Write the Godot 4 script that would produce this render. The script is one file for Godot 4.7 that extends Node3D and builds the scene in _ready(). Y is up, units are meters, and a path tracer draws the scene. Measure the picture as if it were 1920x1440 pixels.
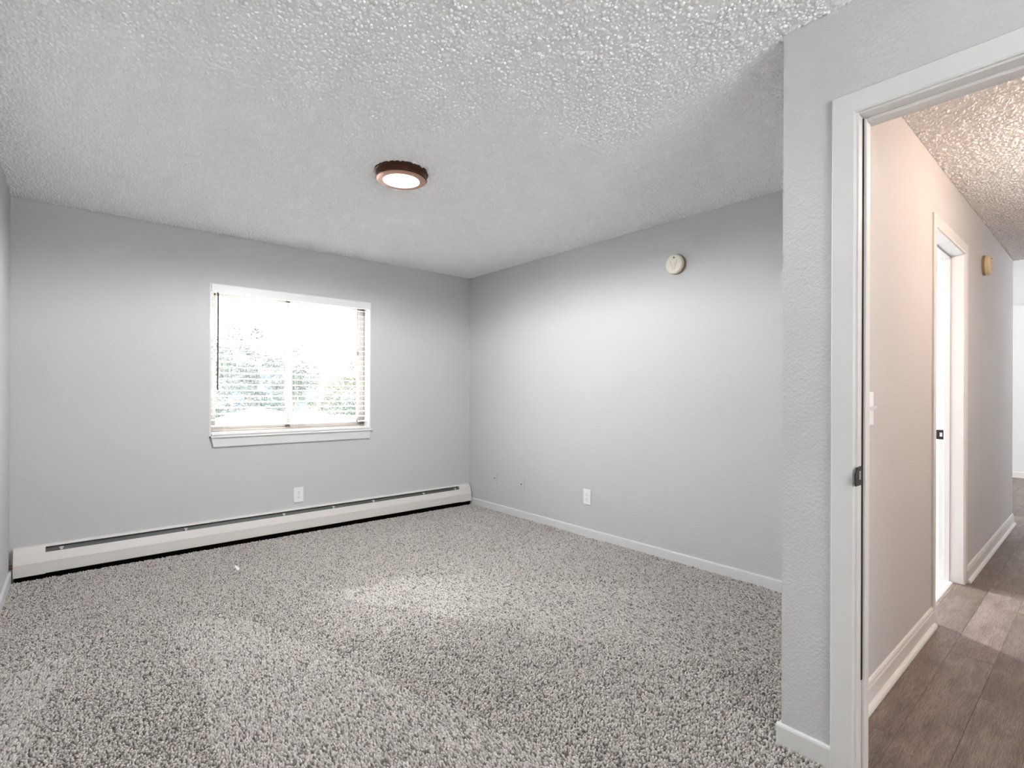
extends Node3D
# An empty carpeted bedroom with a window, a baseboard heater and an open doorway to a hallway. Metres, y up.
# x = 0 is the right wall, z = 0 the window wall; the room runs to -x and +z.

const H := 2.44
const LX := -3.583      # left wall
const WX := -1.410      # wall with the doorway (its bedroom face)
const EZ := 3.811       # bedroom face of the wall beside the hallway
const HZ := 3.936       # hallway face of the same wall
const HX := 3.355       # where that wall ends
const SZ := 6.20        # wall behind the camera
const HS := 5.70        # far side of the hallway
const FX := 7.05        # far wall of the living room
const T := 0.115
const SKY := 2.4

var M := {}
var rng := RandomNumberGenerator.new()
var taken := {}

# ------------------------------------------------------------------ helpers
func mat(c: Color, rough := 0.6, spec := 0.5) -> StandardMaterial3D:
	var m := StandardMaterial3D.new()
	m.albedo_color = c
	m.roughness = rough
	m.metallic_specular = spec
	return m

func st_new() -> SurfaceTool:
	var st := SurfaceTool.new()
	st.begin(Mesh.PRIMITIVE_TRIANGLES)
	return st

func tri(st: SurfaceTool, a: Vector3, b: Vector3, c: Vector3, n: Vector3) -> void:
	var k := (b - a).cross(c - a)
	if k.length_squared() < 1e-16:
		return
	var o := [a, c, b] if k.dot(n) > 0.0 else [a, b, c]
	var nn := k.normalized() * (1.0 if k.dot(n) > 0.0 else -1.0)
	for p in o:
		st.set_normal(nn)
		st.add_vertex(p)

func quad(st: SurfaceTool, a: Vector3, b: Vector3, c: Vector3, d: Vector3, n: Vector3) -> void:
	tri(st, a, b, c, n)
	tri(st, a, c, d, n)

# a box between two corners with all its edges chamfered by e
func box(st: SurfaceTool, lo: Vector3, hi: Vector3, e := 0.0) -> void:
	var c := (lo + hi) * 0.5
	var h := (hi - lo) * 0.5
	h = h.abs()
	if minf(h.x, minf(h.y, h.z)) < 1e-6:
		return
	e = minf(e, minf(h.x, minf(h.y, h.z)) * 0.9)
	var P := func(s: Vector3, ax: int) -> Vector3:
		var k := h - Vector3(e, e, e)
		k[ax] = h[ax]
		return c + s * k
	for ax in 3:
		var a1: int = (ax + 1) % 3
		var a2: int = (ax + 2) % 3
		for sg in [-1.0, 1.0]:
			var q := []
			for w in [[-1.0, -1.0], [1.0, -1.0], [1.0, 1.0], [-1.0, 1.0]]:
				var s := Vector3.ZERO
				s[ax] = sg
				s[a1] = w[0]
				s[a2] = w[1]
				q.append(P.call(s, ax))
			var n := Vector3.ZERO
			n[ax] = sg
			quad(st, q[0], q[1], q[2], q[3], n)
			if e <= 0.0:
				continue
			for sh in [-1.0, 1.0]:      # edges along a2
				var s0 := Vector3.ZERO
				s0[ax] = sg
				s0[a1] = sh
				s0[a2] = -1.0
				var s1 := s0
				s1[a2] = 1.0
				var en := s0
				en[a2] = 0.0
				quad(st, P.call(s0, ax), P.call(s1, ax), P.call(s1, a1), P.call(s0, a1), en)
	if e > 0.0:
		for x in [-1.0, 1.0]:
			for y in [-1.0, 1.0]:
				for z in [-1.0, 1.0]:
					var s := Vector3(x, y, z)
					tri(st, P.call(s, 0), P.call(s, 1), P.call(s, 2), s)

# a profile (closed polygon in the directions u and v) pushed along w
func extrude(st: SurfaceTool, prof: PackedVector2Array, o: Vector3, u: Vector3, v: Vector3, w: Vector3) -> void:
	var area := 0.0
	var n := prof.size()
	for i in n:
		area += prof[i].cross(prof[(i + 1) % n])
	var sg := 1.0 if area > 0.0 else -1.0
	for i in n:
		var a := prof[i]
		var b := prof[(i + 1) % n]
		var t := (b - a) * sg
		var nn := u * t.y - v * t.x
		var A := o + u * a.x + v * a.y
		var B := o + u * b.x + v * b.y
		quad(st, A, B, B + w, A + w, nn)
	var ids := Geometry2D.triangulate_polygon(prof)
	for i in range(0, ids.size(), 3):
		var q := []
		for k in 3:
			var p := prof[ids[i + k]]
			q.append(o + u * p.x + v * p.y)
		tri(st, q[0], q[1], q[2], -w)
		tri(st, q[0] + w, q[1] + w, q[2] + w, w)

# a turned shape: profile of (radius, height) about the axis `up` through o
func lathe(st: SurfaceTool, prof: Array, o: Vector3, up := Vector3.UP, seg := 48) -> void:
	up = up.normalized()
	var side := up.cross(Vector3(0.31, 0.17, 0.93)).normalized()
	var fore := up.cross(side)
	for i in prof.size() - 1:
		var a: Vector2 = prof[i]
		var b: Vector2 = prof[i + 1]
		var t := b - a
		if t.length() < 1e-7:
			continue
		var n2 := Vector2(t.y, -t.x).normalized()
		for k in seg:
			var d := []
			for j in 2:
				var an := TAU * (k + j) / seg
				d.append(side * cos(an) + fore * sin(an))
			var v := [o + d[0] * a.x + up * a.y, o + d[1] * a.x + up * a.y, o + d[1] * b.x + up * b.y, o + d[0] * b.x + up * b.y]
			var nn := [d[0] * n2.x + up * n2.y, d[1] * n2.x + up * n2.y, d[1] * n2.x + up * n2.y, d[0] * n2.x + up * n2.y]
			for f in [[0, 1, 2], [0, 2, 3]]:
				var cr: Vector3 = (v[f[1]] - v[f[0]]).cross(v[f[2]] - v[f[0]])
				if cr.length_squared() < 1e-18:
					continue
				var order: Array = [f[0], f[2], f[1]] if cr.dot(nn[f[0]] + nn[f[2]]) > 0.0 else f
				for q in order:
					st.set_normal(nn[q])
					st.add_vertex(v[q])

# a round bar through points
func tube(st: SurfaceTool, pts: Array, r: float, seg := 8) -> void:
	var rings := []
	for i in pts.size():
		var t: Vector3 = (pts[mini(i + 1, pts.size() - 1)] - pts[maxi(i - 1, 0)]).normalized()
		var s := t.cross(Vector3(0.3, 0.2, 0.9)).normalized()
		var f := t.cross(s)
		var ring := []
		for k in seg:
			var an := TAU * k / seg
			ring.append(s * cos(an) + f * sin(an))
		rings.append(ring)
	for i in pts.size() - 1:
		for k in seg:
			var j := (k + 1) % seg
			quad(st, pts[i] + rings[i][k] * r, pts[i] + rings[i][j] * r, pts[i + 1] + rings[i + 1][j] * r, pts[i + 1] + rings[i + 1][k] * r, rings[i][k] + rings[i][j])
	for e in [0, pts.size() - 1]:
		var d: Vector3 = (pts[0] - pts[1]) if e == 0 else (pts[e] - pts[e - 1])
		for k in seg:
			tri(st, pts[e], pts[e] + rings[e][k] * r, pts[e] + rings[e][(k + 1) % seg] * r, d)

func numbered(called: String) -> String:
	var k: int = taken.get(called, -1) + 1
	taken[called] = k
	return called if k == 0 else "%s_%03d" % [called, k]

func obj(called: String, st: SurfaceTool, m: Material, parent: Node3D = null) -> MeshInstance3D:
	var o := MeshInstance3D.new()
	o.mesh = st.commit()
	o.material_override = m
	if parent == null:
		o.name = numbered(called)
		add_child(o, true)
	else:
		o.name = called
		parent.add_child(o, true)
	return o

func thing(called: String, label: String, category: String, at := Vector3.ZERO, group := "") -> Node3D:
	var o := Node3D.new()
	o.name = numbered(called)
	add_child(o, true)
	o.position = at
	tag(o, label, category, group)
	return o

func tag(o: Node3D, label: String, category: String, group := "") -> void:
	o.set_meta("label", label)
	o.set_meta("category", category)
	if group != "":
		o.set_meta("group", group)

func struct(o: Node3D, label: String, category: String) -> Node3D:
	o.set_meta("kind", "structure")
	tag(o, label, category)
	return o

func node(called: String) -> Node3D:
	var o := Node3D.new()
	o.name = called
	add_child(o, true)
	return o

func noise_image(size: int, freq: float, seed_: int, oct := 3, kind := FastNoiseLite.TYPE_SIMPLEX_SMOOTH) -> Image:
	var n := FastNoiseLite.new()
	n.seed = seed_
	n.noise_type = kind
	n.frequency = freq
	n.fractal_octaves = oct
	n.fractal_type = FastNoiseLite.FRACTAL_FBM if oct > 1 else FastNoiseLite.FRACTAL_NONE
	return n.get_seamless_image(size, size)

func bump(m: StandardMaterial3D, im: Image, tile: float, cm: float) -> void:
	m.heightmap_enabled = true
	m.heightmap_texture = ImageTexture.create_from_image(im)
	m.heightmap_scale = cm
	m.uv1_triplanar = true
	m.uv1_world_triplanar = true
	m.uv1_scale = Vector3.ONE / tile

# a wall slab between two corners, pierced by one opening given along `ax` (0 = x, 2 = z)
func wall(lo: Vector3, hi: Vector3, ax := -1, a0 := 0.0, a1 := 0.0, y0 := 0.0, y1 := 0.0) -> SurfaceTool:
	var st := st_new()
	if ax < 0:
		box(st, lo, hi)
		return st
	var p := lo
	var q := hi
	q[ax] = a0
	box(st, p, q)
	p[ax] = a1
	q[ax] = hi[ax]
	box(st, p, q)
	p[ax] = a0
	q[ax] = a1
	if y0 > lo.y:
		box(st, p, Vector3(q.x, y0, q.z))
	box(st, Vector3(p.x, y1, p.z), q)
	return st

# ------------------------------------------------------------------ the scene
func _ready() -> void:
	rng.seed = 20240611
	camera_and_light()
	materials()
	shell()
	carpet()
	hallway_floor()
	window_and_blind()
	doorways()
	baseboards()
	heater()
	ceiling_lamps()
	wall_fittings()
	outside()

func camera_and_light() -> void:
	var cam := Camera3D.new()
	cam.name = "camera"
	var yaw := 0.705
	var roll := 0.0035
	var fw := Vector3(sin(yaw), 0, -cos(yaw))
	var rt := Vector3(cos(yaw), 0, sin(yaw))
	var r2 := rt * cos(roll) + Vector3.UP * sin(roll)
	var u2 := Vector3.UP * cos(roll) - rt * sin(roll)
	cam.transform = Transform3D(Basis(r2, u2, -fw), Vector3(-3.2694, 1.2054, 4.5565))
	cam.projection = Camera3D.PROJECTION_FRUSTUM
	cam.near = 0.05
	cam.far = 300.0
	cam.size = 0.05 * 1440.0 / 963.47
	cam.frustum_offset = Vector2(0, 0.05 * (735.1 - 720.0) / 963.47)
	add_child(cam)
	cam.current = true
	var we := WorldEnvironment.new()
	we.name = "world_environment"
	var env := Environment.new()
	env.background_mode = Environment.BG_SKY
	var sky := Sky.new()
	var sm := ProceduralSkyMaterial.new()
	sm.sky_top_color = Color(0.97, 0.985, 1.0)
	sm.sky_horizon_color = Color(1.0, 1.0, 1.0)
	sm.ground_bottom_color = Color(0.55, 0.56, 0.54)
	sm.ground_horizon_color = Color(0.8, 0.8, 0.8)
	sm.sky_energy_multiplier = SKY
	sm.ground_energy_multiplier = SKY * 0.6
	sky.sky_material = sm
	env.sky = sky
	env.tonemap_mode = Environment.TONE_MAPPER_LINEAR
	env.tonemap_exposure = 1.46
	var sun := DirectionalLight3D.new()
	sun.name = "sun"
	sun.rotation_degrees = Vector3(-52, 90, 0)
	sun.light_color = Color(0.98, 0.99, 1.0)
	sun.light_energy = 17.0
	sun.light_angular_distance = 0.6
	sun.sky_mode = DirectionalLight3D.SKY_MODE_LIGHT_ONLY
	sun.shadow_enabled = true
	add_child(sun)
	env.sdfgi_enabled = true
	env.ssao_enabled = true
	env.ssil_enabled = true
	we.environment = env
	add_child(we)

func materials() -> void:
	var peel := noise_image(1024, 0.075, 3, 2)
	var paint := Color(0.79, 0.785, 0.785)
	M.wall = mat(paint, 0.62, 0.35)
	bump(M.wall, peel, 0.95, 0.10)
	M.smooth_wall = mat(Color(0.86, 0.86, 0.86), 0.7, 0.3)
	M.ceiling = mat(Color(0.95, 0.948, 0.942), 0.95, 0.1)
	bump(M.ceiling, noise_image(1024, 0.02, 8, 3), 0.8, 0.3)
	M.trim = mat(Color(0.86, 0.855, 0.845), 0.38, 0.45)
	M.vinyl = mat(Color(0.93, 0.925, 0.91), 0.4, 0.5)
	M.frame = mat(Color(0.70, 0.67, 0.64), 0.45, 0.5)
	M.slat = mat(Color(0.94, 0.94, 0.93), 0.45, 0.4)
	M.slat.backlight_enabled = true
	M.slat.backlight = Color(0.4, 0.4, 0.4)
	M.cord = mat(Color(0.92, 0.92, 0.9), 0.8, 0.2)
	M.wand = mat(Color(0.34, 0.34, 0.35), 0.25, 0.5)  # grey painted in for the backlit silhouette of a pale plastic wand
	M.gap_shade = mat(Color(0.22, 0.20, 0.18), 0.7, 0.2)  # colour of the shadow painted along the door stop
	M.latch = mat(Color(0.5, 0.49, 0.47), 0.4, 0.5)
	M.heater = mat(Color(0.88, 0.86, 0.83), 0.38, 0.5)
	M.fin = mat(Color(0.45, 0.46, 0.45), 0.45, 0.5)
	M.fin.metallic = 0.6
	M.dark = mat(Color(0.05, 0.045, 0.04), 0.9, 0.1)  # near-black, paints the shade under the heater and in the carpet gap
	M.subfloor = mat(Color(0.30, 0.26, 0.235), 0.9, 0.1)
	M.copper = mat(Color(0.5, 0.32, 0.22), 0.4, 0.5)
	M.copper.metallic = 0.8
	M.plate = mat(Color(0.94, 0.94, 0.95), 0.35, 0.5)
	M.hole = mat(Color(0.2, 0.2, 0.2), 0.8, 0.1)
	M.screw = mat(Color(0.75, 0.75, 0.75), 0.4, 0.5)
	M.detector = mat(Color(0.91, 0.89, 0.83), 0.5, 0.4)
	M.old_detector = mat(Color(0.86, 0.80, 0.66), 0.5, 0.4)
	M.detector_base = mat(Color(0.62, 0.54, 0.4), 0.6, 0.3)
	M.black = mat(Color(0.035, 0.033, 0.03), 0.35, 0.5)
	M.bronze = mat(Color(0.30, 0.185, 0.13), 0.38, 0.5)
	M.bronze.metallic = 0.55
	M.rim = mat(Color(0.72, 0.56, 0.48), 0.4, 0.5)
	M.rim.metallic = 0.35
	M.carpet = mat(Color(0.52, 0.48, 0.45), 1.0, 0.05)
	M.tuft = mat(Color.WHITE, 1.0, 0.05)
	M.tuft.vertex_color_use_as_albedo = true
	M.lump = mat(Color(0.95, 0.948, 0.942), 0.95, 0.1)
	M.glass = mat(Color(1, 1, 1, 0.06), 0.03, 0.5)
	M.glass.transparency = BaseMaterial3D.TRANSPARENCY_ALPHA
	M.paper = mat(Color(0.97, 0.96, 0.94), 0.8, 0.2)
	M.tile = mat(Color(0.82, 0.82, 0.82), 0.4, 0.5)

func slab(called: String, lo: Vector3, hi: Vector3, m: Material, label: String, category: String) -> Node3D:
	var st := st_new()
	box(st, lo, hi)
	return struct(obj(called, st, m), label, category)

func shell() -> void:
	# walls
	var st := wall(Vector3(LX - 0.2, -0.3, -0.2), Vector3(T, H + 0.2, 0), 0, -2.475, -1.143, 0.838, 2.045)
	struct(obj("wall_north", st, M.wall), "grey painted wall around the window, above the long white baseboard heater", "wall")
	st = wall(Vector3(T, -0.3, -0.2), Vector3(HX, H + 0.2, 0), 0, 1.25, 2.7, 0.75, 2.1)
	struct(obj("wall_north", st, M.smooth_wall), "outer wall of the room behind the hallway door", "wall")
	slab("wall_east", Vector3(0, -0.3, 0), Vector3(T, H + 0.2, EZ), M.wall, "pale grey right wall carrying the round white smoke detector", "wall")
	slab("wall_west", Vector3(LX - 0.2, -0.3, 0), Vector3(LX, H + 0.2, SZ + 0.2), M.wall, "narrow strip of left wall at the edge of the picture", "wall")
	st = wall(Vector3(LX, -0.3, SZ), Vector3(WX + T, H + 0.2, SZ + 0.2), 0, -3.52, -2.20, 0.85, 2.15)
	struct(obj("wall_south", st, M.wall), "back wall behind the camera, with a window added for fill light", "wall")
	st = wall(Vector3(WX, -0.3, EZ), Vector3(WX + T, H + 0.2, SZ), 2, 4.018, 4.818, -0.02, 2.092)
	struct(obj("wall_doorway", st, M.wall), "near grey wall with rough orange-peel paint around the open doorway", "wall")
	st = wall(Vector3(WX + T, -0.3, EZ), Vector3(HX, H + 0.2, HZ), 0, 0.185, 1.015, -0.02, 2.10)
	struct(obj("wall_hallway", st, M.wall), "hallway wall lit warm, with the white door frame and light switch", "wall")
	slab("wall_hallway_south", Vector3(WX + T, -0.3, HS), Vector3(HX, H + 0.2, HS + T), M.wall, "hallway wall opposite the hallway door", "wall")
	slab("wall_partition", Vector3(HX - T, -0.3, 0), Vector3(HX, H + 0.2, EZ), M.smooth_wall, "wall between the living room and the room behind the hallway door", "wall")
	slab("wall_living_east", Vector3(FX, -0.3, -0.2), Vector3(FX + 0.2, H + 0.2, 6.4), M.smooth_wall, "white far wall of the bright room past the hallway end", "wall")
	st = wall(Vector3(HX - T, -0.3, 6.2), Vector3(FX, H + 0.2, 6.4), 0, 4.5, 5.9, 0.7, 2.15)
	struct(obj("wall_living_south", st, M.smooth_wall), "south wall of the living room past the hallway, with a window added for more light", "wall")
	slab("wall_living_west", Vector3(HX - T, -0.3, HS + T), Vector3(HX, H + 0.2, 6.2), M.smooth_wall, "living room wall beside the hallway mouth", "wall")
	st = wall(Vector3(HX, -0.3, -0.2), Vector3(FX, H + 0.2, 0), 0, 3.7, 6.8, 0.1, 2.3)
	struct(obj("wall_living_north", st, M.smooth_wall), "outer wall of the living room past the hallway", "wall")
	# ceilings
	var c := slab("ceiling", Vector3(LX, H, 0), Vector3(WX, H + 0.2, SZ), M.ceiling, "white popcorn textured ceiling of the bedroom around the bronze lamp", "ceiling")
	var s2 := st_new()
	box(s2, Vector3(WX, H, 0), Vector3(0, H + 0.2, EZ))
	obj("ceiling_panel", s2, M.ceiling, c)
	popcorn(c, [[LX, WX, 0.0, 4.95], [WX, 0.0, 0.0, EZ]], 5)
	var hc := slab("ceiling_hallway", Vector3(WX + T, H, HZ), Vector3(HX, H + 0.2, HS), M.ceiling, "warm lit textured ceiling of the hallway seen through the doorway", "ceiling")
	popcorn(hc, [[WX + T, HX, HZ, HS]], 6)
	slab("ceiling_side_room", Vector3(T, H, 0), Vector3(HX - T, H + 0.2, EZ), M.smooth_wall, "ceiling of the room behind the hallway door", "ceiling")
	slab("ceiling_living_room", Vector3(HX, H + 0.03, 0), Vector3(FX, H + 0.2, 6.2), M.smooth_wall, "bright white ceiling past the hallway end", "ceiling")
	# floors other than the carpet
	slab("floor_side_room", Vector3(T, -0.3, 0), Vector3(HX - T, 0.0, EZ + 0.05), M.tile, "pale floor of the room behind the hallway door", "floor")

# sprayed popcorn lumps, too many to count
func popcorn(parent: Node3D, areas: Array, seed_: int) -> void:
	var r := RandomNumberGenerator.new()
	r.seed = seed_
	var st := st_new()
	var rings := [Vector2(1.0, 0.0), Vector2(0.92, -0.5), Vector2(0.6, -0.87), Vector2(0.0, -1.0)]
	var seg := 7
	for i in 3:
		var a: Vector2 = rings[i]
		var b: Vector2 = rings[i + 1]
		for k in seg:
			var w := []
			for j in 2:
				var an := TAU * ((k + j) % seg) / seg
				var wob: float = 1.0 + 0.22 * sin(3.0 * an + 1.0) * (1.0 if i < 2 else 0.6)
				w.append(Vector3(cos(an) * wob, 0, sin(an) * wob))
			var p := [w[0] * a.x + Vector3(0, a.y, 0), w[1] * a.x + Vector3(0, a.y, 0), w[1] * b.x + Vector3(0, b.y, 0), w[0] * b.x + Vector3(0, b.y, 0)]
			for f in [[0, 1, 2], [0, 2, 3]]:
				var cr: Vector3 = (p[f[1]] - p[f[0]]).cross(p[f[2]] - p[f[0]])
				if cr.length_squared() < 1e-12:
					continue
				var ce: Vector3 = (p[f[0]] + p[f[1]] + p[f[2]]) / 3.0
				var o: Array = [f[0], f[2], f[1]] if cr.dot(ce) > 0.0 else f
				for q in o:
					st.set_normal((p[q] as Vector3).normalized())
					st.add_vertex(p[q])
	var mm := MultiMesh.new()
	mm.transform_format = MultiMesh.TRANSFORM_3D
	mm.mesh = st.commit()
	var tf: Array[Transform3D] = []
	var pitch := 0.0150
	for a in areas:
		var x: float = a[0] + pitch * 0.5
		while x < a[1]:
			var z: float = a[2] + pitch * 0.5
			while z < a[3]:
				if r.randf() < 0.86:
					var s := r.randf_range(0.0036, 0.0080)
					var b := Basis(Vector3.UP, r.randf() * TAU).scaled_local(Vector3(s * r.randf_range(0.9, 1.5), s * r.randf_range(0.8, 1.25), s))
					tf.append(Transform3D(b, Vector3(clampf(x + r.randf_range(-0.006, 0.006), a[0] + 0.002, a[1] - 0.002), H + 0.0008, clampf(z + r.randf_range(-0.006, 0.006), a[2] + 0.002, a[3] - 0.002))))
				z += pitch
			x += pitch
	mm.instance_count = tf.size()
	for i in tf.size():
		mm.set_instance_transform(i, tf[i])
	var o := MultiMeshInstance3D.new()
	o.name = "popcorn_texture"
	o.multimesh = mm
	o.material_override = M.lump
	o.set_meta("kind", "stuff")
	parent.add_child(o, true)

func carpet() -> void:
	var st := st_new()
	box(st, Vector3(LX - 0.02, -0.3, 0), Vector3(0.02, -0.03, SZ))
	var fl: Node3D = struct(obj("floor", st, M.dark), "bedroom floor under the speckled grey beige carpet", "floor")
	var s2 := st_new()
	var poly := PackedVector2Array([Vector2(LX, 0.10), Vector2(0, 0.07), Vector2(0, EZ), Vector2(WX, EZ), Vector2(WX, 4.04), Vector2(WX + 0.07, 4.04), Vector2(WX + 0.07, 4.80), Vector2(WX, 4.80), Vector2(WX, SZ), Vector2(LX, SZ)])
	extrude(s2, poly, Vector3(0, -0.03, 0), Vector3.RIGHT, Vector3.BACK, Vector3(0, 0.024, 0))
	obj("carpet_backing", s2, M.carpet, fl)
	# cut pile: one small tuft of yarn, set out a couple of hundred thousand times
	var s3 := st_new()
	var rings := [[0.62, 0.0, 0.0], [1.0, 0.45, 0.1], [0.85, 0.8, 0.25], [0.0, 1.0, 0.35]]
	var seg := 6
	for i in 3:
		for k in seg:
			var p := []
			var nn := []
			for q in [[i, k], [i, k + 1], [i + 1, k + 1], [i + 1, k]]:
				var rg: Array = rings[q[0]]
				var an: float = TAU * (q[1] % seg) / seg + rg[1] * 0.8
				p.append(Vector3(cos(an) * rg[0] + rg[2], rg[1] * 2.6, sin(an) * rg[0] * 0.8))
				nn.append(Vector3(cos(an) * rg[0], (rg[1] - 0.4) * 1.3, sin(an) * rg[0]).normalized())
			for f in [[0, 1, 2], [0, 2, 3]]:
				var cr: Vector3 = (p[f[1]] - p[f[0]]).cross(p[f[2]] - p[f[0]])
				if cr.length_squared() < 1e-12:
					continue
				var o: Array = [f[0], f[2], f[1]] if cr.dot(nn[f[0]] + nn[f[1]] + nn[f[2]]) > 0.0 else f
				for q in o:
					s3.set_normal(nn[q])
					s3.add_vertex(p[q])
	var mm := MultiMesh.new()
	mm.transform_format = MultiMesh.TRANSFORM_3D
	mm.use_colors = true
	mm.mesh = s3.commit()
	var tf: Array[Transform3D] = []
	var cs: PackedColorArray = []
	var lie := FastNoiseLite.new()
	lie.seed = 4
	lie.frequency = 0.9
	var pitch := 0.0078
	var z := 0.075
	while z < 5.0:
		var x := LX + 0.004
		var xe := -0.013 if z < EZ - 0.012 else WX - 0.013
		while x < xe:
			var px := x + rng.randf_range(-0.004, 0.004)
			var pz := z + rng.randf_range(-0.004, 0.004)
			if pz > 0.10 + (px - LX) / -LX * -0.03:
				var lay := pile_lean(px, pz, lie)
				var ax := Vector3(lay.y, 0, -lay.x)
				var tilt := clampf(lay.length(), 0.0, 0.9) + rng.randf_range(-0.15, 0.15)
				var s := rng.randf_range(0.0038, 0.0056)
				var b := Basis(Vector3.UP, rng.randf() * TAU)
				if ax.length() > 0.01:
					b = Basis(ax.normalized(), -tilt) * b
				b = b.scaled_local(Vector3(s, s * rng.randf_range(0.85, 1.25), s))
				tf.append(Transform3D(b, Vector3(px, -0.0085, pz)))
				var k := rng.randf()
				var v := 0.34 + 0.32 * k if k > 0.14 else 0.17 + 0.9 * k
				var warm := rng.randf_range(0.0, 1.0)
				cs.append(Color(v, v * (0.945 - 0.03 * warm), v * (0.885 - 0.06 * warm)))
			x += pitch
		z += pitch
	mm.instance_count = tf.size()
	for i in tf.size():
		mm.set_instance_transform(i, tf[i])
		mm.set_instance_color(i, cs[i])
	var o := MultiMeshInstance3D.new()
	o.name = "carpet_pile"
	o.multimesh = mm
	o.material_override = M.tuft
	o.set_meta("kind", "stuff")
	fl.add_child(o, true)

# which way the vacuum cleaner left the pile lying (x, z), by strokes fanned out from the doorway
func pile_lean(x: float, z: float, n: FastNoiseLite) -> Vector2:
	var w := n.get_noise_2d(x * 1.5, z * 1.5) * 0.12
	if z < 1.5 + w + 0.05 * (x + 2.0):
		return Vector2(0.15, -0.35)
	var a := atan2(x + 2.9, z - 0.2)
	var d := Vector2(sin(a), cos(a))
	var stroke := fposmod((a + w * 0.35) / 0.26, 2.0)
	return d * (0.85 if stroke < 1.0 else -0.25)

func hallway_floor() -> void:
	var st := st_new()
	box(st, Vector3(WX + 0.07, -0.3, HZ - 0.06), Vector3(HX, -0.012, HS + 0.02))
	box(st, Vector3(HX, -0.3, 0), Vector3(FX, -0.012, 6.2))
	var fl: Node3D = struct(obj("floor_hallway", st, M.subfloor), "hallway floor laid with grey brown wood look planks", "floor")
	var mats := []
	for k in 4:
		var m := mat(Color.WHITE, 0.42, 0.45)
		m.albedo_texture = ImageTexture.create_from_image(grain(k))
		mats.append(m)
	var tones := [0.90, 0.97, 1.05, 0.94, 1.0]
	var looks := {}
	for k in 4:
		for t in tones.size():
			var m: StandardMaterial3D = mats[k].duplicate()
			var c: float = minf(1.0, 0.9 * tones[t])
			m.albedo_color = Color(c, c * (0.98 + 0.015 * (t % 2)), c * (0.965 + 0.02 * (t % 3)))
			looks[k * 5 + t] = m
	var wd := 0.1525
	var ln := 1.22
	var joints := {0: -1.07, 1: -0.15, 2: -0.53, 3: 0.2, 4: -0.72, 5: -0.3, 6: 0.1}
	for row in range(-5, 11):
		var z0 := 4.056 + wd * (row - 1)
		var x: float = (joints[row] if joints.has(row) else -1.2 + fposmod(row * 0.47, 1.0)) - ln * 2.0
		while x < FX:
			var look: Material = looks[rng.randi() % 20]
			for part in 2:      # inside the hallway, and past its end where the room widens
				var a := maxf(x, WX + 0.07 if part == 0 else HX)
				var b := minf(x + ln, HX if part == 0 else FX)
				var za := maxf(z0, HZ - 0.06) if part == 0 else z0
				if z0 + wd > HZ - 0.05 and part == 0 and x < HX and x + ln > HX:
					b = minf(x + ln, FX) if z0 >= HZ - 0.06 else HX
				elif part == 1 and x < HX and z0 >= HZ - 0.06:
					continue
				if b - a > 0.02 and z0 + wd - za > 0.01 and z0 + wd < HS + 0.15:
					plank(fl, a, b, za, z0 + wd, look)
			x += ln

func plank(parent: Node3D, x0: float, x1: float, z0: float, z1: float, m: Material) -> void:
	var g := 0.0003
	var e := 0.0009
	var a := Vector3(x0 + g, -0.012, z0 + g)
	var b := Vector3(x1 - g, 0.0, z1 - g)
	var st := st_new()
	var off := rng.randf()
	var top := [Vector3(a.x + e, b.y, a.z + e), Vector3(b.x - e, b.y, a.z + e), Vector3(b.x - e, b.y, b.z - e), Vector3(a.x + e, b.y, b.z - e)]
	var low := [Vector3(a.x, b.y - e, a.z), Vector3(b.x, b.y - e, a.z), Vector3(b.x, b.y - e, b.z), Vector3(a.x, b.y - e, b.z)]
	var uv := func(p: Vector3) -> Vector2: return Vector2((p.x - x0) / 1.22 + off, (p.z - z0) / 0.1525)
	var put := func(p: Vector3, n: Vector3) -> void:
		st.set_normal(n)
		st.set_uv(uv.call(p))
		st.add_vertex(p)
	for f in [[0, 1, 2], [0, 2, 3]]:
		for q in f:
			put.call(top[q], Vector3.UP)
	for k in 4:
		var j := (k + 1) % 4
		var d: Vector3 = (low[k] + low[j]) * 0.5 - (a + b) * 0.5
		var n := Vector3(d.x, 0, d.z)
		n = Vector3(signf(n.x), 0, 0) if k % 2 == 1 else Vector3(0, 0, signf(n.z))
		n = (n + Vector3.UP).normalized()
		for q in [low[k], low[j], top[j], low[k], top[j], top[k]]:
			put.call(q, n)
	var o := MeshInstance3D.new()
	o.name = "plank"
	o.mesh = st.commit()
	o.material_override = m
	parent.add_child(o, true)

# printed wood grain: streaks along the plank with cathedral rings
func grain(k: int) -> Image:
	var w := 768
	var h := 192
	var im := Image.create(w, h, false, Image.FORMAT_RGB8)
	var a := FastNoiseLite.new()
	a.seed = 30 + k
	a.frequency = 0.012
	var f := FastNoiseLite.new()
	f.seed = 60 + k
	f.frequency = 0.06
	var dark := Color(0.40, 0.345, 0.315)
	var light := Color(0.63, 0.575, 0.54)
	for y in h:
		for x in w:
			var cx := minf(x, w - x)
			var ring := sin((a.get_noise_2d(cx * 0.35, y * 1.6 + k * 90.0) * 3.0 + absf(y - h * (0.35 + 0.1 * k)) * 0.03) * 9.0)
			var streak := f.get_noise_2d(cx * 0.16, y * 4.5)
			var broad := a.get_noise_2d(cx * 0.5 + 500.0, y * 0.9)
			var v := clampf(0.5 + 0.17 * ring + 0.55 * streak + 0.42 * broad, 0.0, 1.0)
			im.set_pixel(x, y, dark.lerp(light, v))
	return im

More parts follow.
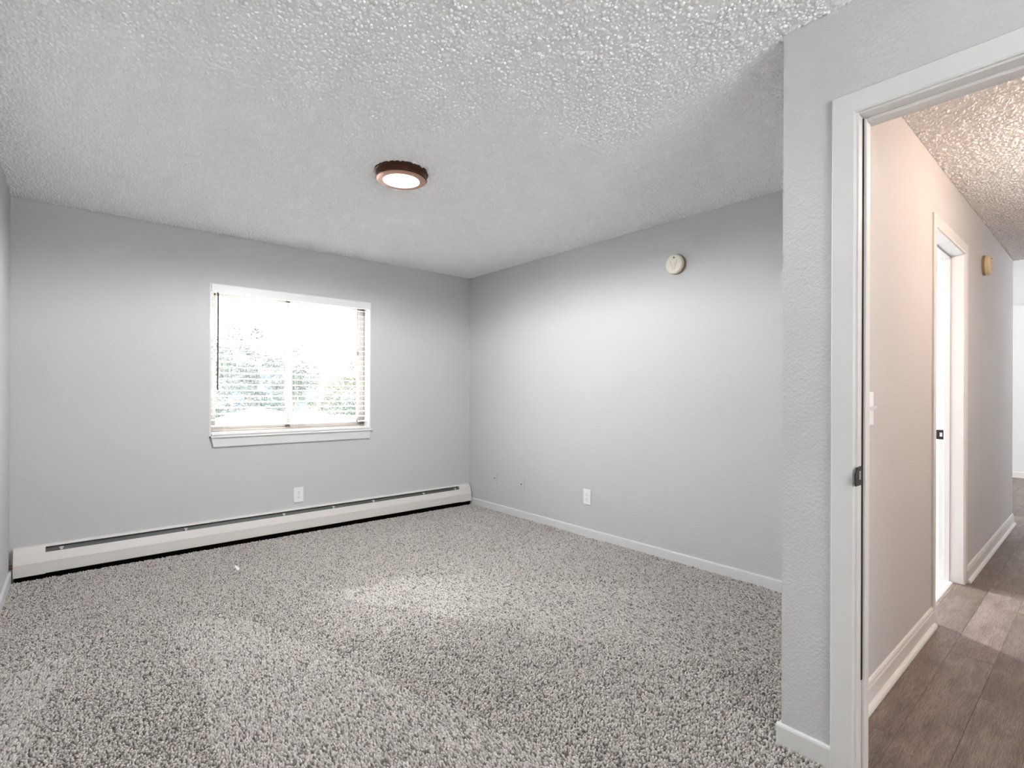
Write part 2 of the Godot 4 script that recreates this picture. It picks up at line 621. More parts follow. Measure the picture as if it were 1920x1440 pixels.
func window_and_blind() -> void:
	var w := struct(node("window_1"), "white framed sliding window with trees and a pale roof outside", "window")
	var x0 := -2.475
	var x1 := -1.143
	var y0 := 0.852
	var y1 := 2.045
	var st := st_new()
	box(st, Vector3(x0, y0, -0.2), Vector3(x0 + 0.013, y1, 0.002))
	box(st, Vector3(x1 - 0.010, y0, -0.2), Vector3(x1, y1, 0.002))
	box(st, Vector3(x0 + 0.013, y1 - 0.010, -0.2), Vector3(x1 - 0.010, y1, 0.002))
	obj("reveal", st, M.trim, w)
	st = st_new()
	var fx0 := x0 + 0.013
	var fx1 := x1 - 0.010
	box(st, Vector3(fx0, y0, -0.185), Vector3(fx0 + 0.038, y1 - 0.01, -0.115), 0.003)
	box(st, Vector3(fx1 - 0.03, y0, -0.185), Vector3(fx1, y1 - 0.01, -0.135), 0.003)
	box(st, Vector3(fx0, y1 - 0.05, -0.185), Vector3(fx1, y1 - 0.01, -0.115), 0.003)
	box(st, Vector3(fx0, y0, -0.185), Vector3(fx1, y0 + 0.04, -0.115), 0.003)
	obj("window_frame", st, M.frame, w)
	# the fixed sash on the left, the sliding one on the right
	for k in 2:
		st = st_new()
		var a := fx0 + 0.036 if k == 0 else -1.868
		var b := -1.812 if k == 0 else fx1 - 0.006
		var za := -0.172 if k == 0 else -0.142
		var zb := za + 0.026
		var lo := y0 + 0.036
		var hi := y1 - 0.047
		var l := 0.02 if k == 0 else 0.03
		var r := 0.03 if k == 0 else 0.064
		box(st, Vector3(a, lo, za), Vector3(a + l, hi, zb), 0.003)
		box(st, Vector3(b - r, lo, za), Vector3(b, hi, zb), 0.003)
		box(st, Vector3(a, hi - 0.022, za), Vector3(b, hi, zb), 0.003)
		box(st, Vector3(a, lo, za), Vector3(b, lo + 0.03, zb), 0.003)
		var sash := obj("sash", st, M.frame, w)
		st = st_new()
		box(st, Vector3(a + l - 0.004, lo + 0.026, za + 0.011), Vector3(b - r + 0.004, hi - 0.018, za + 0.015))
		obj("pane", st, M.glass, sash)
		if k == 1:
			st = st_new()
			box(st, Vector3(b - r - 0.012, 1.545, zb - 0.004), Vector3(b - r + 0.012, 1.60, zb + 0.014), 0.004)
			var la := obj("latch", st, M.latch, sash)
			la.set_meta("label", "small grey sash latch")
	st = st_new()
	extrude(st, PackedVector2Array([Vector2(-0.13, 0.838), Vector2(0.024, 0.838), Vector2(0.031, 0.842), Vector2(0.032, 0.848), Vector2(0.027, 0.855), Vector2(-0.13, 0.855)]), Vector3(-2.466, 0, 0), Vector3.BACK, Vector3.UP, Vector3(1.332, 0, 0))
	obj("sill_stool", st, M.trim, w)
	st = st_new()
	extrude(st, PackedVector2Array([Vector2(-2.462, 0.838), Vector2(-2.447, 0.770), Vector2(-1.163, 0.770), Vector2(-1.146, 0.838)]), Vector3.ZERO, Vector3.RIGHT, Vector3.UP, Vector3(0, 0, 0.018))
	obj("apron", st, M.trim, w)
	# the blind
	var bl := thing("window_blind", "open white horizontal slat blind hanging inside the window", "blind", Vector3(-1.81, 0.855, -0.04))
	var o := -bl.position
	st = st_new()
	box(st, o + Vector3(-2.461, 1.977, -0.006), o + Vector3(-1.150, 2.040, 0.006), 0.002)
	obj("valance", st, M.vinyl, bl)
	st = st_new()
	box(st, o + Vector3(-2.455, 1.985, -0.075), o + Vector3(-1.158, 2.03, -0.012), 0.002)
	obj("head_rail", st, M.vinyl, bl)
	var slat := st_new()
	var half := 0.025
	var pts := PackedVector2Array()
	for i in 9:
		var u := -1.0 + 0.25 * i
		pts.append(Vector2(u * half, 0.0028 * (1.0 - u * u)))
	for i in 9:
		var u := 1.0 - 0.25 * i
		pts.append(Vector2(u * half, 0.0028 * (1.0 - u * u) - 0.0026))
	extrude(slat, pts, Vector3(-0.649, 0, 0), Vector3.BACK, Vector3.UP, Vector3(1.298, 0, 0))
	var mesh := slat.commit()
	var n := 23
	for i in n:
		var m := MeshInstance3D.new()
		m.name = "slat"
		m.mesh = mesh
		m.material_override = M.slat
		m.position = o + Vector3(-1.809, 1.958 - i * 0.0467, -0.042)
		m.rotation = Vector3(0.15, 0, 0)
		bl.add_child(m, true)
	st = st_new()
	box(st, o + Vector3(-2.455, 0.857, -0.066), o + Vector3(-1.145, 0.879, -0.014), 0.004)
	obj("bottom_rail", st, M.vinyl, bl)
	for x in [-2.36, -1.81, -1.255]:
		st = st_new()
		for zz in [-0.068, -0.016]:
			tube(st, [o + Vector3(x, 0.87, zz), o + Vector3(x, 1.99, zz)], 0.0011, 6)
		for i in n:
			var y := 1.955 - i * 0.0467
			tube(st, [o + Vector3(x, y + 0.001, -0.068), o + Vector3(x, y - 0.004, -0.016)], 0.0008, 5)
		obj("ladder_cord", st, M.cord, bl)
	st = st_new()
	tube(st, [o + Vector3(-2.417, 1.978, -0.006), o + Vector3(-2.417, 1.95, 0.006), o + Vector3(-2.418, 1.6, 0.008), o + Vector3(-2.419, 1.212, 0.008)], 0.0065, 10)
	obj("tilt_wand", st, M.wand, bl)
	st = st_new()
	tube(st, [o + Vector3(-1.272, 1.978, -0.008), o + Vector3(-1.275, 1.5, -0.006), o + Vector3(-1.276, 0.95, -0.006)], 0.0022, 6)
	lathe(st, [Vector2(0.001, 0.03), Vector2(0.004, 0.026), Vector2(0.007, 0.0), Vector2(0.0, 0.0)], o + Vector3(-1.276, 0.925, -0.006), Vector3.UP, 12)
	obj("lift_cord", st, M.latch, bl)
	# windows of the two rooms beyond, plus unseen ones added for fill light
	far_window("window_2", "window of the room behind the hallway door", 1.25, 2.7, 0.75, 2.1)
	far_window("window_5", "added south window brightening the living room past the hallway", 4.5, 5.9, 0.7, 2.15, 6.43)  # unseen window, put in to brighten the living room
	far_window("window_4", "added fill light window in the bedroom wall behind the camera", -3.52, -2.20, 0.85, 2.15, SZ + 0.23)  # unseen window, put in as fill for the bedroom ceiling and walls
	far_window("window_3", "window of the living room past the hallway", 3.7, 6.8, 0.1, 2.3)

func far_window(called: String, label: String, x0: float, x1: float, y0: float, y1: float, dz := 0.0) -> void:
	var w := struct(node(called), label, "window")
	w.position.z = dz
	var st := st_new()
	var f := 0.05
	box(st, Vector3(x0, y0, -0.15), Vector3(x0 + f, y1, -0.08), 0.003)
	box(st, Vector3(x1 - f, y0, -0.15), Vector3(x1, y1, -0.08), 0.003)
	box(st, Vector3(x0, y0, -0.15), Vector3(x1, y0 + f, -0.08), 0.003)
	box(st, Vector3(x0, y1 - f, -0.15), Vector3(x1, y1, -0.08), 0.003)
	box(st, Vector3((x0 + x1) / 2 - f / 2, y0, -0.15), Vector3((x0 + x1) / 2 + f / 2, y1, -0.08), 0.003)
	obj("window_frame", st, M.frame, w)
	st = st_new()
	box(st, Vector3(x0 + f - 0.005, y0 + f - 0.005, -0.118), Vector3(x1 - f + 0.005, y1 - f + 0.005, -0.114))
	obj("pane", st, M.glass, w)

# casing board with eased edges: from a to b, its width towards `inw`, standing off the wall along n
func casing(st: SurfaceTool, a: Vector3, b: Vector3, inw: Vector3, n: Vector3, wd: float, mitre_a: bool, mitre_b: bool, th := 0.015) -> void:
	var e := 0.0025
	var d := (b - a).normalized()
	var prof := [Vector2(0, 0), Vector2(0, th - e), Vector2(e, th), Vector2(wd - e * 2, th - 0.001), Vector2(wd, th - e - 0.002), Vector2(wd, 0)]
	var A := []
	var B := []
	for p in prof:
		A.append(a + inw * p.x + n * p.y + (d * p.x if mitre_a else Vector3.ZERO))
		B.append(b + inw * p.x + n * p.y - (d * p.x if mitre_b else Vector3.ZERO))
	var c := Vector3.ZERO
	for p in A + B:
		c += p
	c /= 2.0 * prof.size()
	for i in prof.size():
		var j: int = (i + 1) % prof.size()
		quad(st, A[i], A[j], B[j], B[i], (A[i] + A[j]) * 0.5 - (c + d * d.dot((A[i] + A[j]) * 0.5 - c)))
	for i in range(1, prof.size() - 1):
		tri(st, A[0], A[i], A[i + 1], -d)
		tri(st, B[0], B[i], B[i + 1], d)

func doorways() -> void:
	# --- the doorway from the bedroom (wall x = WX, opening along z)
	var d1 := struct(node("door_1"), "white door frame of the open doorway from bedroom to hallway, no door leaf in view", "door frame")
	var zl := 4.036
	var zr := 4.800
	var yt := 2.074
	var cw := 0.065
	for side in 2:
		var n := Vector3.LEFT if side == 0 else Vector3.RIGHT
		var x := WX if side == 0 else WX + T
		var st := st_new()
		casing(st, Vector3(x, -0.01, zl - 0.006 - cw), Vector3(x, yt + 0.006 + cw, zl - 0.006 - cw), Vector3.BACK, n, cw, false, true)
		obj("casing", st, M.trim, d1)
		st = st_new()
		casing(st, Vector3(x, -0.01, zr + 0.006 + cw), Vector3(x, yt + 0.006 + cw, zr + 0.006 + cw), Vector3.FORWARD, n, cw, false, true)
		obj("casing", st, M.trim, d1)
		st = st_new()
		casing(st, Vector3(x, yt + 0.006 + cw, zl - 0.006 - cw), Vector3(x, yt + 0.006 + cw, zr + 0.006 + cw), Vector3.DOWN, n, cw, true, true)
		obj("head_casing", st, M.trim, d1)
	for k in 3:
		var st := st_new()
		var s2 := st_new()
		var xa := WX - 0.001
		var xb := WX + T + 0.001
		var sa := WX + 0.042
		var sb := WX + 0.078
		if k == 0:
			box(st, Vector3(xa, -0.01, zl - 0.018), Vector3(xb, yt + 0.018, zl), 0.0015)
			box(s2, Vector3(sa, -0.01, zl), Vector3(sb, yt, zl + 0.010), 0.002)
		elif k == 1:
			box(st, Vector3(xa, -0.01, zr), Vector3(xb, yt + 0.018, zr + 0.018), 0.0015)
			box(s2, Vector3(sa, -0.01, zr - 0.010), Vector3(sb, yt, zr), 0.002)
		else:
			box(st, Vector3(xa, yt, zl), Vector3(xb, yt + 0.018, zr), 0.0015)
			box(s2, Vector3(sa, yt - 0.010, zl + 0.010), Vector3(sb, yt, zr - 0.010), 0.002)
		var j := obj("jamb" if k < 2 else "head_jamb", st, M.trim, d1)
		obj("stop", s2, M.trim, j)
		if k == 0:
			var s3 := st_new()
			box(s3, Vector3(WX + 0.033, 0.30, zl - 0.001), Vector3(WX + 0.042, yt - 0.001, zl + 0.0025), 0.0005)  # dark sliver painted where shadow falls between jamb and stop
			var ws := obj("shadow_line", s3, M.gap_shade, j)
			ws.set_meta("label", "thin dark strip painted in for the shadow beside the door stop")
	# black strike plate on the left jamb, with a lip curling over its edge
	var st := st_new()
	var pl := PackedVector2Array([Vector2(-0.032, 0.925), Vector2(-0.026, 0.918), Vector2(0.024, 0.917), Vector2(0.030, 0.922), Vector2(0.030, 0.972), Vector2(0.024, 0.977), Vector2(-0.014, 0.975), Vector2(-0.022, 0.962), Vector2(-0.034, 0.955)])
	extrude(st, pl, Vector3(WX, 0, zl + 0.0002), Vector3.RIGHT, Vector3.UP, Vector3(0, 0, 0.0022))
	var sp := obj("strike_plate", st, M.black, d1)
	sp.set_meta("label", "black metal strike plate")
	st = st_new()
	box(st, Vector3(WX + 0.005, 0.935, zl + 0.001), Vector3(WX + 0.018, 0.962, zl + 0.0030), 0.0004)
	obj("latch_hole", st, M.frame, sp)
	# --- the doorway in the hallway wall (opening along x)
	var d2 := struct(node("door_2"), "white door frame in the hallway wall, open to a daylit room", "door frame")
	var xl := 0.190
	cw = 0.060
	var xr := 0.998
	var yt2 := 2.082
	for side in 2:
		var n := Vector3.BACK if side == 0 else Vector3.FORWARD
		var z := HZ if side == 0 else EZ
		st = st_new()
		casing(st, Vector3(xl - 0.006 - cw, -0.001, z), Vector3(xl - 0.006 - cw, yt2 + 0.006 + cw, z), Vector3.RIGHT, n, cw, false, true, 0.0105)
		obj("casing", st, M.trim, d2)
		st = st_new()
		casing(st, Vector3(xr + 0.006 + cw, -0.001, z), Vector3(xr + 0.006 + cw, yt2 + 0.006 + cw, z), Vector3.LEFT, n, cw, false, true, 0.0105)
		obj("casing", st, M.trim, d2)
		st = st_new()
		casing(st, Vector3(xl - 0.006 - cw, yt2 + 0.006 + cw, z), Vector3(xr + 0.006 + cw, yt2 + 0.006 + cw, z), Vector3.DOWN, n, cw, true, true, 0.0105)
		obj("head_casing", st, M.trim, d2)
	for k in 3:
		st = st_new()
		var s2 := st_new()
		var za := EZ - 0.001
		var zb := HZ + 0.001
		var sa := HZ - 0.078
		var sb := HZ - 0.066
		if k == 0:
			box(st, Vector3(xl - 0.018, 0, za), Vector3(xl, yt2 + 0.018, zb), 0.0015)
			box(s2, Vector3(xl, 0, sa - 0.02), Vector3(xl + 0.010, yt2, sb), 0.002)
		elif k == 1:
			box(st, Vector3(xr, 0, za), Vector3(xr + 0.018, yt2 + 0.018, zb), 0.0015)
			box(s2, Vector3(xr - 0.010, 0, sa - 0.02), Vector3(xr, yt2, sb), 0.002)
		else:
			box(st, Vector3(xl, yt2, za), Vector3(xr, yt2 + 0.018, zb), 0.0015)
			box(s2, Vector3(xl + 0.010, yt2 - 0.010, sa - 0.02), Vector3(xr - 0.010, yt2, sb), 0.002)
		var j := obj("jamb" if k < 2 else "head_jamb", st, M.trim, d2)
		obj("stop", s2, M.trim, j)
	st = st_new()
	# a frame-shaped plate: four bars round the latch hole
	box(st, Vector3(xr - 0.0022, 0.910, 3.792), Vector3(xr - 0.0001, 0.970, 3.817), 0.0006)
	box(st, Vector3(xr - 0.0022, 0.910, 3.831), Vector3(xr - 0.0001, 0.970, 3.837), 0.0006)
	box(st, Vector3(xr - 0.0022, 0.910, 3.815), Vector3(xr - 0.0001, 0.927, 3.835), 0.0006)
	box(st, Vector3(xr - 0.0022, 0.953, 3.815), Vector3(xr - 0.0001, 0.970, 3.835), 0.0006)
	var sp2 := obj("strike_plate", st, M.black, d2)
	sp2.set_meta("label", "black square strike plate")
	st = st_new()
	extrude(st, PackedVector2Array([Vector2(0, 0), Vector2(0.045, 0), Vector2(0.038, 0.006), Vector2(0.007, 0.006)]), Vector3(xl, 0, EZ + 0.03), Vector3.BACK, Vector3.UP, Vector3(xr - xl, 0, 0))
	obj("threshold", st, M.trim, d2)

# a skirting board profile (out from the wall, up)
func board(called: String, o: Vector3, out: Vector3, along: Vector3, hh: float, label: String, shoe := false) -> void:
	var st := st_new()
	var b := -0.01
	var p := PackedVector2Array([Vector2(0, b), Vector2(0.0125, b), Vector2(0.0125, hh - 0.009), Vector2(0.0105, hh - 0.003), Vector2(0.006, hh), Vector2(0, hh)])
	if shoe:
		p = PackedVector2Array([Vector2(0, 0), Vector2(0.0125, 0), Vector2(0.0125, hh - 0.026), Vector2(0.0095, hh - 0.018), Vector2(0.0095, hh - 0.011), Vector2(0.006, hh - 0.003), Vector2(0.003, hh), Vector2(0, hh)])
	extrude(st, p, o, out, Vector3.UP, along)
	var bb := struct(obj(called, st, M.trim), label, "baseboard")
	if shoe:
		var s := st_new()
		var q := PackedVector2Array([Vector2(0.0125, 0)])
		for i in 7:
			var an := PI / 2 * i / 6.0
			q.append(Vector2(0.0125 + 0.016 * cos(an), 0.019 * sin(an)))
		extrude(s, q, o, out, Vector3.UP, along)
		obj("shoe_moulding", s, M.trim, bb)

func baseboards() -> void:
	var h := 0.068
	board("baseboard_east", Vector3(0, 0, 0.0), Vector3.LEFT, Vector3(0, 0, EZ), h, "low white baseboard along the right wall")
	board("baseboard_west", Vector3(LX, 0, 0.05), Vector3.RIGHT, Vector3(0, 0, SZ - 0.05), h, "white baseboard at the foot of the left wall")
	board("baseboard_doorway", Vector3(WX, 0, EZ - 0.0125), Vector3.LEFT, Vector3(0, 0, 4.036 - 0.071 - EZ + 0.0125), h, "short white baseboard between the wall corner and the door casing")
	board("baseboard_return", Vector3(WX, 0, EZ), Vector3.FORWARD, Vector3(-WX, 0, 0), h, "baseboard on the hidden face past the wall corner")
	board("baseboard_hallway", Vector3(WX + T, 0, HZ), Vector3.BACK, Vector3(0.190 - 0.066 - WX - T, 0, 0), 0.098, "moulded white baseboard in the hallway, before the hallway door frame", true)
	board("baseboard_hallway_end", Vector3(0.998 + 0.066, 0, HZ), Vector3.BACK, Vector3(HX - 0.998 - 0.066, 0, 0), 0.098, "moulded white baseboard in the hallway, beyond the hallway door frame", true)
	board("baseboard_far", Vector3(FX, 0, 0), Vector3.LEFT, Vector3(0, 0, 6.2), 0.085, "white baseboard of the far wall past the hallway")

func heater() -> void:
	var t := thing("baseboard_heater", "long white baseboard heater under the window along the grey wall", "heater", Vector3(LX, 0.0, 0.0))
	t.rotation.z = 0.0055
	var len := -LX
	var y0 := 0.020
	var a := 0.020          # left end
	var b := len - 0.022    # right end
	var ca := 0.172         # left cap's end
	var cb := len - 0.155
	# back panel and top lip
	var st := st_new()
	extrude(st, PackedVector2Array([Vector2(0, y0), Vector2(0.004, y0), Vector2(0.004, 0.190), Vector2(0.020, 0.189), Vector2(0.029, 0.183), Vector2(0.031, 0.185), Vector2(0.022, 0.194), Vector2(0.0, 0.197)]), Vector3(ca - 0.01, 0, 0), Vector3.BACK, Vector3.UP, Vector3(cb - ca + 0.02, 0, 0))
	obj("back_panel", st, M.heater, t)
	# front cover: sloped top, crease, upright face, lip at the foot
	st = st_new()
	extrude(st, PackedVector2Array([Vector2(0.049, 0.152), Vector2(0.052, 0.154), Vector2(0.066, 0.112), Vector2(0.070, 0.098), Vector2(0.070, y0 + 0.004), Vector2(0.062, y0), Vector2(0.062, y0 + 0.003), Vector2(0.067, y0 + 0.006), Vector2(0.067, 0.098), Vector2(0.062, 0.112)]), Vector3(ca - 0.002, 0, 0), Vector3.BACK, Vector3.UP, Vector3(cb - ca + 0.004, 0, 0))
	obj("front_cover", st, M.heater, t)
	# end caps
	var prof := PackedVector2Array([Vector2(0.0, y0), Vector2(0.0, 0.1985), Vector2(0.026, 0.195), Vector2(0.0365, 0.184), Vector2(0.0525, 0.161), Vector2(0.068, 0.112), Vector2(0.072, 0.098), Vector2(0.072, y0)])
	for k in 2:
		st = st_new()
		extrude(st, prof, Vector3(a if k == 0 else cb, 0, 0), Vector3.BACK, Vector3.UP, Vector3(ca - a if k == 0 else b - cb, 0, 0))
		obj("end_cap", st, M.heater, t)
	# inside: finned pipe and damper blade, with brackets showing in the slot
	st = st_new()
	extrude(st, PackedVector2Array([Vector2(0.010, 0.176), Vector2(0.012, 0.178), Vector2(0.050, 0.142), Vector2(0.048, 0.140)]), Vector3(ca, 0, 0), Vector3.BACK, Vector3.UP, Vector3(cb - ca, 0, 0))
	obj("damper", st, M.fin, t)
	st = st_new()
	tube(st, [Vector3(0.004, 0.085, 0.036), Vector3(len - 0.06, 0.085, 0.036)], 0.011, 10)
	obj("pipe", st, M.copper, t)
	st = st_new()
	for i in 220:
		var x := ca + 0.02 + (cb - ca - 0.04) * i / 219.0
		box(st, Vector3(x, 0.055, 0.012), Vector3(x + 0.0008, 0.115, 0.058))
	obj("fin_element", st, M.fin, t)
	for px in [0.24, 0.94, 1.64, 2.06, 2.44, 2.98, 3.36]:
		st = st_new()
		box(st, Vector3(px, 0.166, 0.030), Vector3(px + 0.022, 0.172, 0.052), 0.001)
		box(st, Vector3(px + 0.004, 0.156, 0.046), Vector3(px + 0.018, 0.170, 0.052), 0.001)
		obj("bracket", st, M.heater, t)
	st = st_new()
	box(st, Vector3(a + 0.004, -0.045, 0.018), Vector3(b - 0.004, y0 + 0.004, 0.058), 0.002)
	obj("shade_strip", st, M.dark, t)  # dark box painting the black shade below the cover

func ceiling_lamps() -> void:
	var t := thing("ceiling_light", "round bronze flush ceiling light glowing on the bedroom ceiling", "ceiling light", Vector3(-1.873, H, 1.948), "flush ceiling lights")
	var st := st_new()
	lathe(st, [Vector2(0.0, 0.0), Vector2(0.149, 0.0), Vector2(0.1495, -0.010), Vector2(0.145, -0.013), Vector2(0.139, -0.0135)], Vector3.ZERO, Vector3.UP, 64)
	obj("base_ring", st, M.bronze, t)
	st = st_new()
	lathe(st, [Vector2(0.139, -0.012), Vector2(0.1385, -0.036), Vector2(0.142, -0.038), Vector2(0.142, -0.041), Vector2(0.136, -0.046)], Vector3.ZERO, Vector3.UP, 64)
	obj("housing", st, M.bronze, t)
	st = st_new()
	lathe(st, [Vector2(0.1362, -0.0458), Vector2(0.125, -0.0505), Vector2(0.104, -0.0525), Vector2(0.101, -0.0505)], Vector3.ZERO, Vector3.UP, 64)
	obj("rim", st, M.rim, t)
	st = st_new()
	lathe(st, [Vector2(0.0, -0.0535), Vector2(0.05, -0.0530), Vector2(0.09, -0.0515), Vector2(0.1025, -0.0495)], Vector3.ZERO, Vector3.UP, 64)
	var gl := mat(Color(1, 1, 1), 0.5, 0.3)
	gl.emission_enabled = true
	gl.emission = Color(1.0, 0.95, 0.88)
	gl.emission_energy_multiplier = 2.2
	obj("diffuser", st, gl, t)
	lamp(t, Color(0.97, 0.98, 1.0), 4.3)
	# the hallway has a small globe instead
	var h := thing("globe_light", "small white globe ceiling light in the hallway", "ceiling light", Vector3(0.03, H, 4.98))
	st = st_new()
	lathe(st, [Vector2(0.0, 0.0), Vector2(0.062, 0.0), Vector2(0.060, -0.014), Vector2(0.035, -0.024), Vector2(0.030, -0.060), Vector2(0.042, -0.066)], Vector3.ZERO, Vector3.UP, 32)
	obj("canopy", st, M.bronze, h)
	st = st_new()
	var ball := []
	for i in 15:
		var an := -PI / 2 + PI * i / 14.0
		ball.append(Vector2(0.085 * cos(an), -0.145 + 0.085 * sin(an)))
	lathe(st, ball, Vector3.ZERO, Vector3.UP, 32)
	var gg := mat(Color(1, 1, 1), 0.4, 0.3)
	gg.emission_enabled = true
	gg.emission = Color(1.0, 0.9, 0.8)
	gg.emission_energy_multiplier = 2.0
	obj("globe", st, gg, h)
	var om := OmniLight3D.new()
	om.name = "lamp_glow"
	om.position = Vector3(0, -0.145, 0)
	om.light_size = 0.08
	om.light_color = Color(1.0, 0.88, 0.79)
	om.light_energy = 0.78
	om.omni_range = 12.0
	om.omni_attenuation = 2.0
	om.shadow_enabled = true
	h.add_child(om, true)
	var b := t.duplicate()
	b.name = numbered("ceiling_light")
	add_child(b, true)
	b.position = Vector3(1.2, H, 2.2)
	tag(b, "round flush ceiling light in the room behind the hallway door", "ceiling light", "flush ceiling lights")
	for c in b.get_children():
		if c is Light3D:
			c.light_color = Color(0.96, 0.98, 1.0)
			c.light_energy = 14.0

func lamp(t: Node3D, c: Color, e: float) -> void:
	var l := SpotLight3D.new()
	l.name = "lamp_glow"
	l.position = Vector3(0, -0.062, 0)
	l.rotation_degrees = Vector3(-90, 0, 0)
	l.spot_angle = 89.0
	l.spot_angle_attenuation = 0.30
	l.spot_range = 12.0
	l.spot_attenuation = 2.0
	l.light_size = 0.09
	l.light_color = c
	l.light_energy = e
	l.shadow_enabled = true
	t.add_child(l, true)

# a cover plate built facing +z at the origin
func outlet(label: String) -> Node3D:
	var t := thing("wall_outlet", label, "outlet", Vector3.ZERO, "white wall outlets")
	var st := st_new()
	box(st, Vector3(-0.0405, -0.064, 0), Vector3(0.0405, 0.064, 0.0075), 0.003)
	obj("cover_plate", st, M.plate, t)
	for s in [-1.0, 1.0]:
		st = st_new()
		var y: float = s * 0.0195
		var p := PackedVector2Array()
		for i in 20:
			var an := TAU * i / 20.0
			p.append(Vector2(clampf(cos(an) * 0.0172, -0.0165, 0.0165), clampf(sin(an) * 0.0172, -0.0138, 0.0138)))
		extrude(st, p, Vector3(0, y, 0.007), Vector3.RIGHT, Vector3.UP, Vector3(0, 0, 0.0016))
		var soc := obj("socket", st, M.plate, t)
		st = st_new()
		box(st, Vector3(-0.0075, y + 0.0005, 0.008), Vector3(-0.0055, y + 0.0095, 0.0089))
		box(st, Vector3(0.0055, y + 0.0015, 0.008), Vector3(0.0075, y + 0.0085, 0.0089))
		lathe(st, [Vector2(0.0, 0.0089), Vector2(0.0028, 0.0089), Vector2(0.0028, 0.007)], Vector3(0, y - 0.0065, 0), Vector3.BACK, 12)
		obj("slot", st, M.hole, soc)
	st = st_new()
	lathe(st, [Vector2(0.0, 0.0086), Vector2(0.002, 0.0084), Vector2(0.0028, 0.0074)], Vector3.ZERO, Vector3.BACK, 12)
	obj("screw", st, M.screw, t)
	return t

func jack(label: String) -> Node3D:
	var t := thing("jack_plate", label, "wall plate", Vector3.ZERO, "wall jacks painted grey")
	var st := st_new()
	box(st, Vector3(-0.037, -0.059, 0), Vector3(0.037, 0.059, 0.006), 0.0025)
	obj("cover_plate", st, M.wall, t)
	st = st_new()
	lathe(st, [Vector2(0.0, 0.0072), Vector2(0.0065, 0.0072), Vector2(0.0068, 0.005)], Vector3.ZERO, Vector3.BACK, 16)
	obj("jack", st, M.hole, t)
	return t

# built facing +z at the origin
func detector(label: String, body: Material, base: Material) -> Node3D:
	var t := thing("smoke_detector", label, "smoke detector", Vector3.ZERO, "round smoke detectors")
	var st := st_new()
	lathe(st, [Vector2(0.071, 0.0), Vector2(0.071, 0.010), Vector2(0.066, 0.013)], Vector3.ZERO, Vector3.BACK, 40)
	obj("mounting_plate", st, base, t)
	st = st_new()
	lathe(st, [Vector2(0.064, 0.012), Vector2(0.0685, 0.016), Vector2(0.0685, 0.033), Vector2(0.064, 0.040), Vector2(0.055, 0.0425), Vector2(0.0, 0.0435)], Vector3.ZERO, Vector3.BACK, 40)
	obj("body", st, body, t)
	st = st_new()
	for k in [-1.0, 1.0]:
		extrude(st, PackedVector2Array([Vector2(k * 0.003, -0.042), Vector2(k * 0.008, -0.042), Vector2(k * 0.030, 0.020), Vector2(k * 0.025, 0.022)]), Vector3(0, 0, 0.0425), Vector3.RIGHT, Vector3.UP, Vector3(0, 0, 0.0035))
	obj("raised_rib", st, body, t)
	st = st_new()
	lathe(st, [Vector2(0.0, 0.0465), Vector2(0.008, 0.046), Vector2(0.011, 0.0435)], Vector3(0.004, -0.004, 0), Vector3.BACK, 16)
	obj("test_button", st, body, t)
	st = st_new()
	lathe(st, [Vector2(0.0, 0.0455), Vector2(0.0045, 0.0452), Vector2(0.0055, 0.043)], Vector3(0.004, 0.044, 0), Vector3.BACK, 14)
	obj("indicator", st, M.hole, t)
	return t

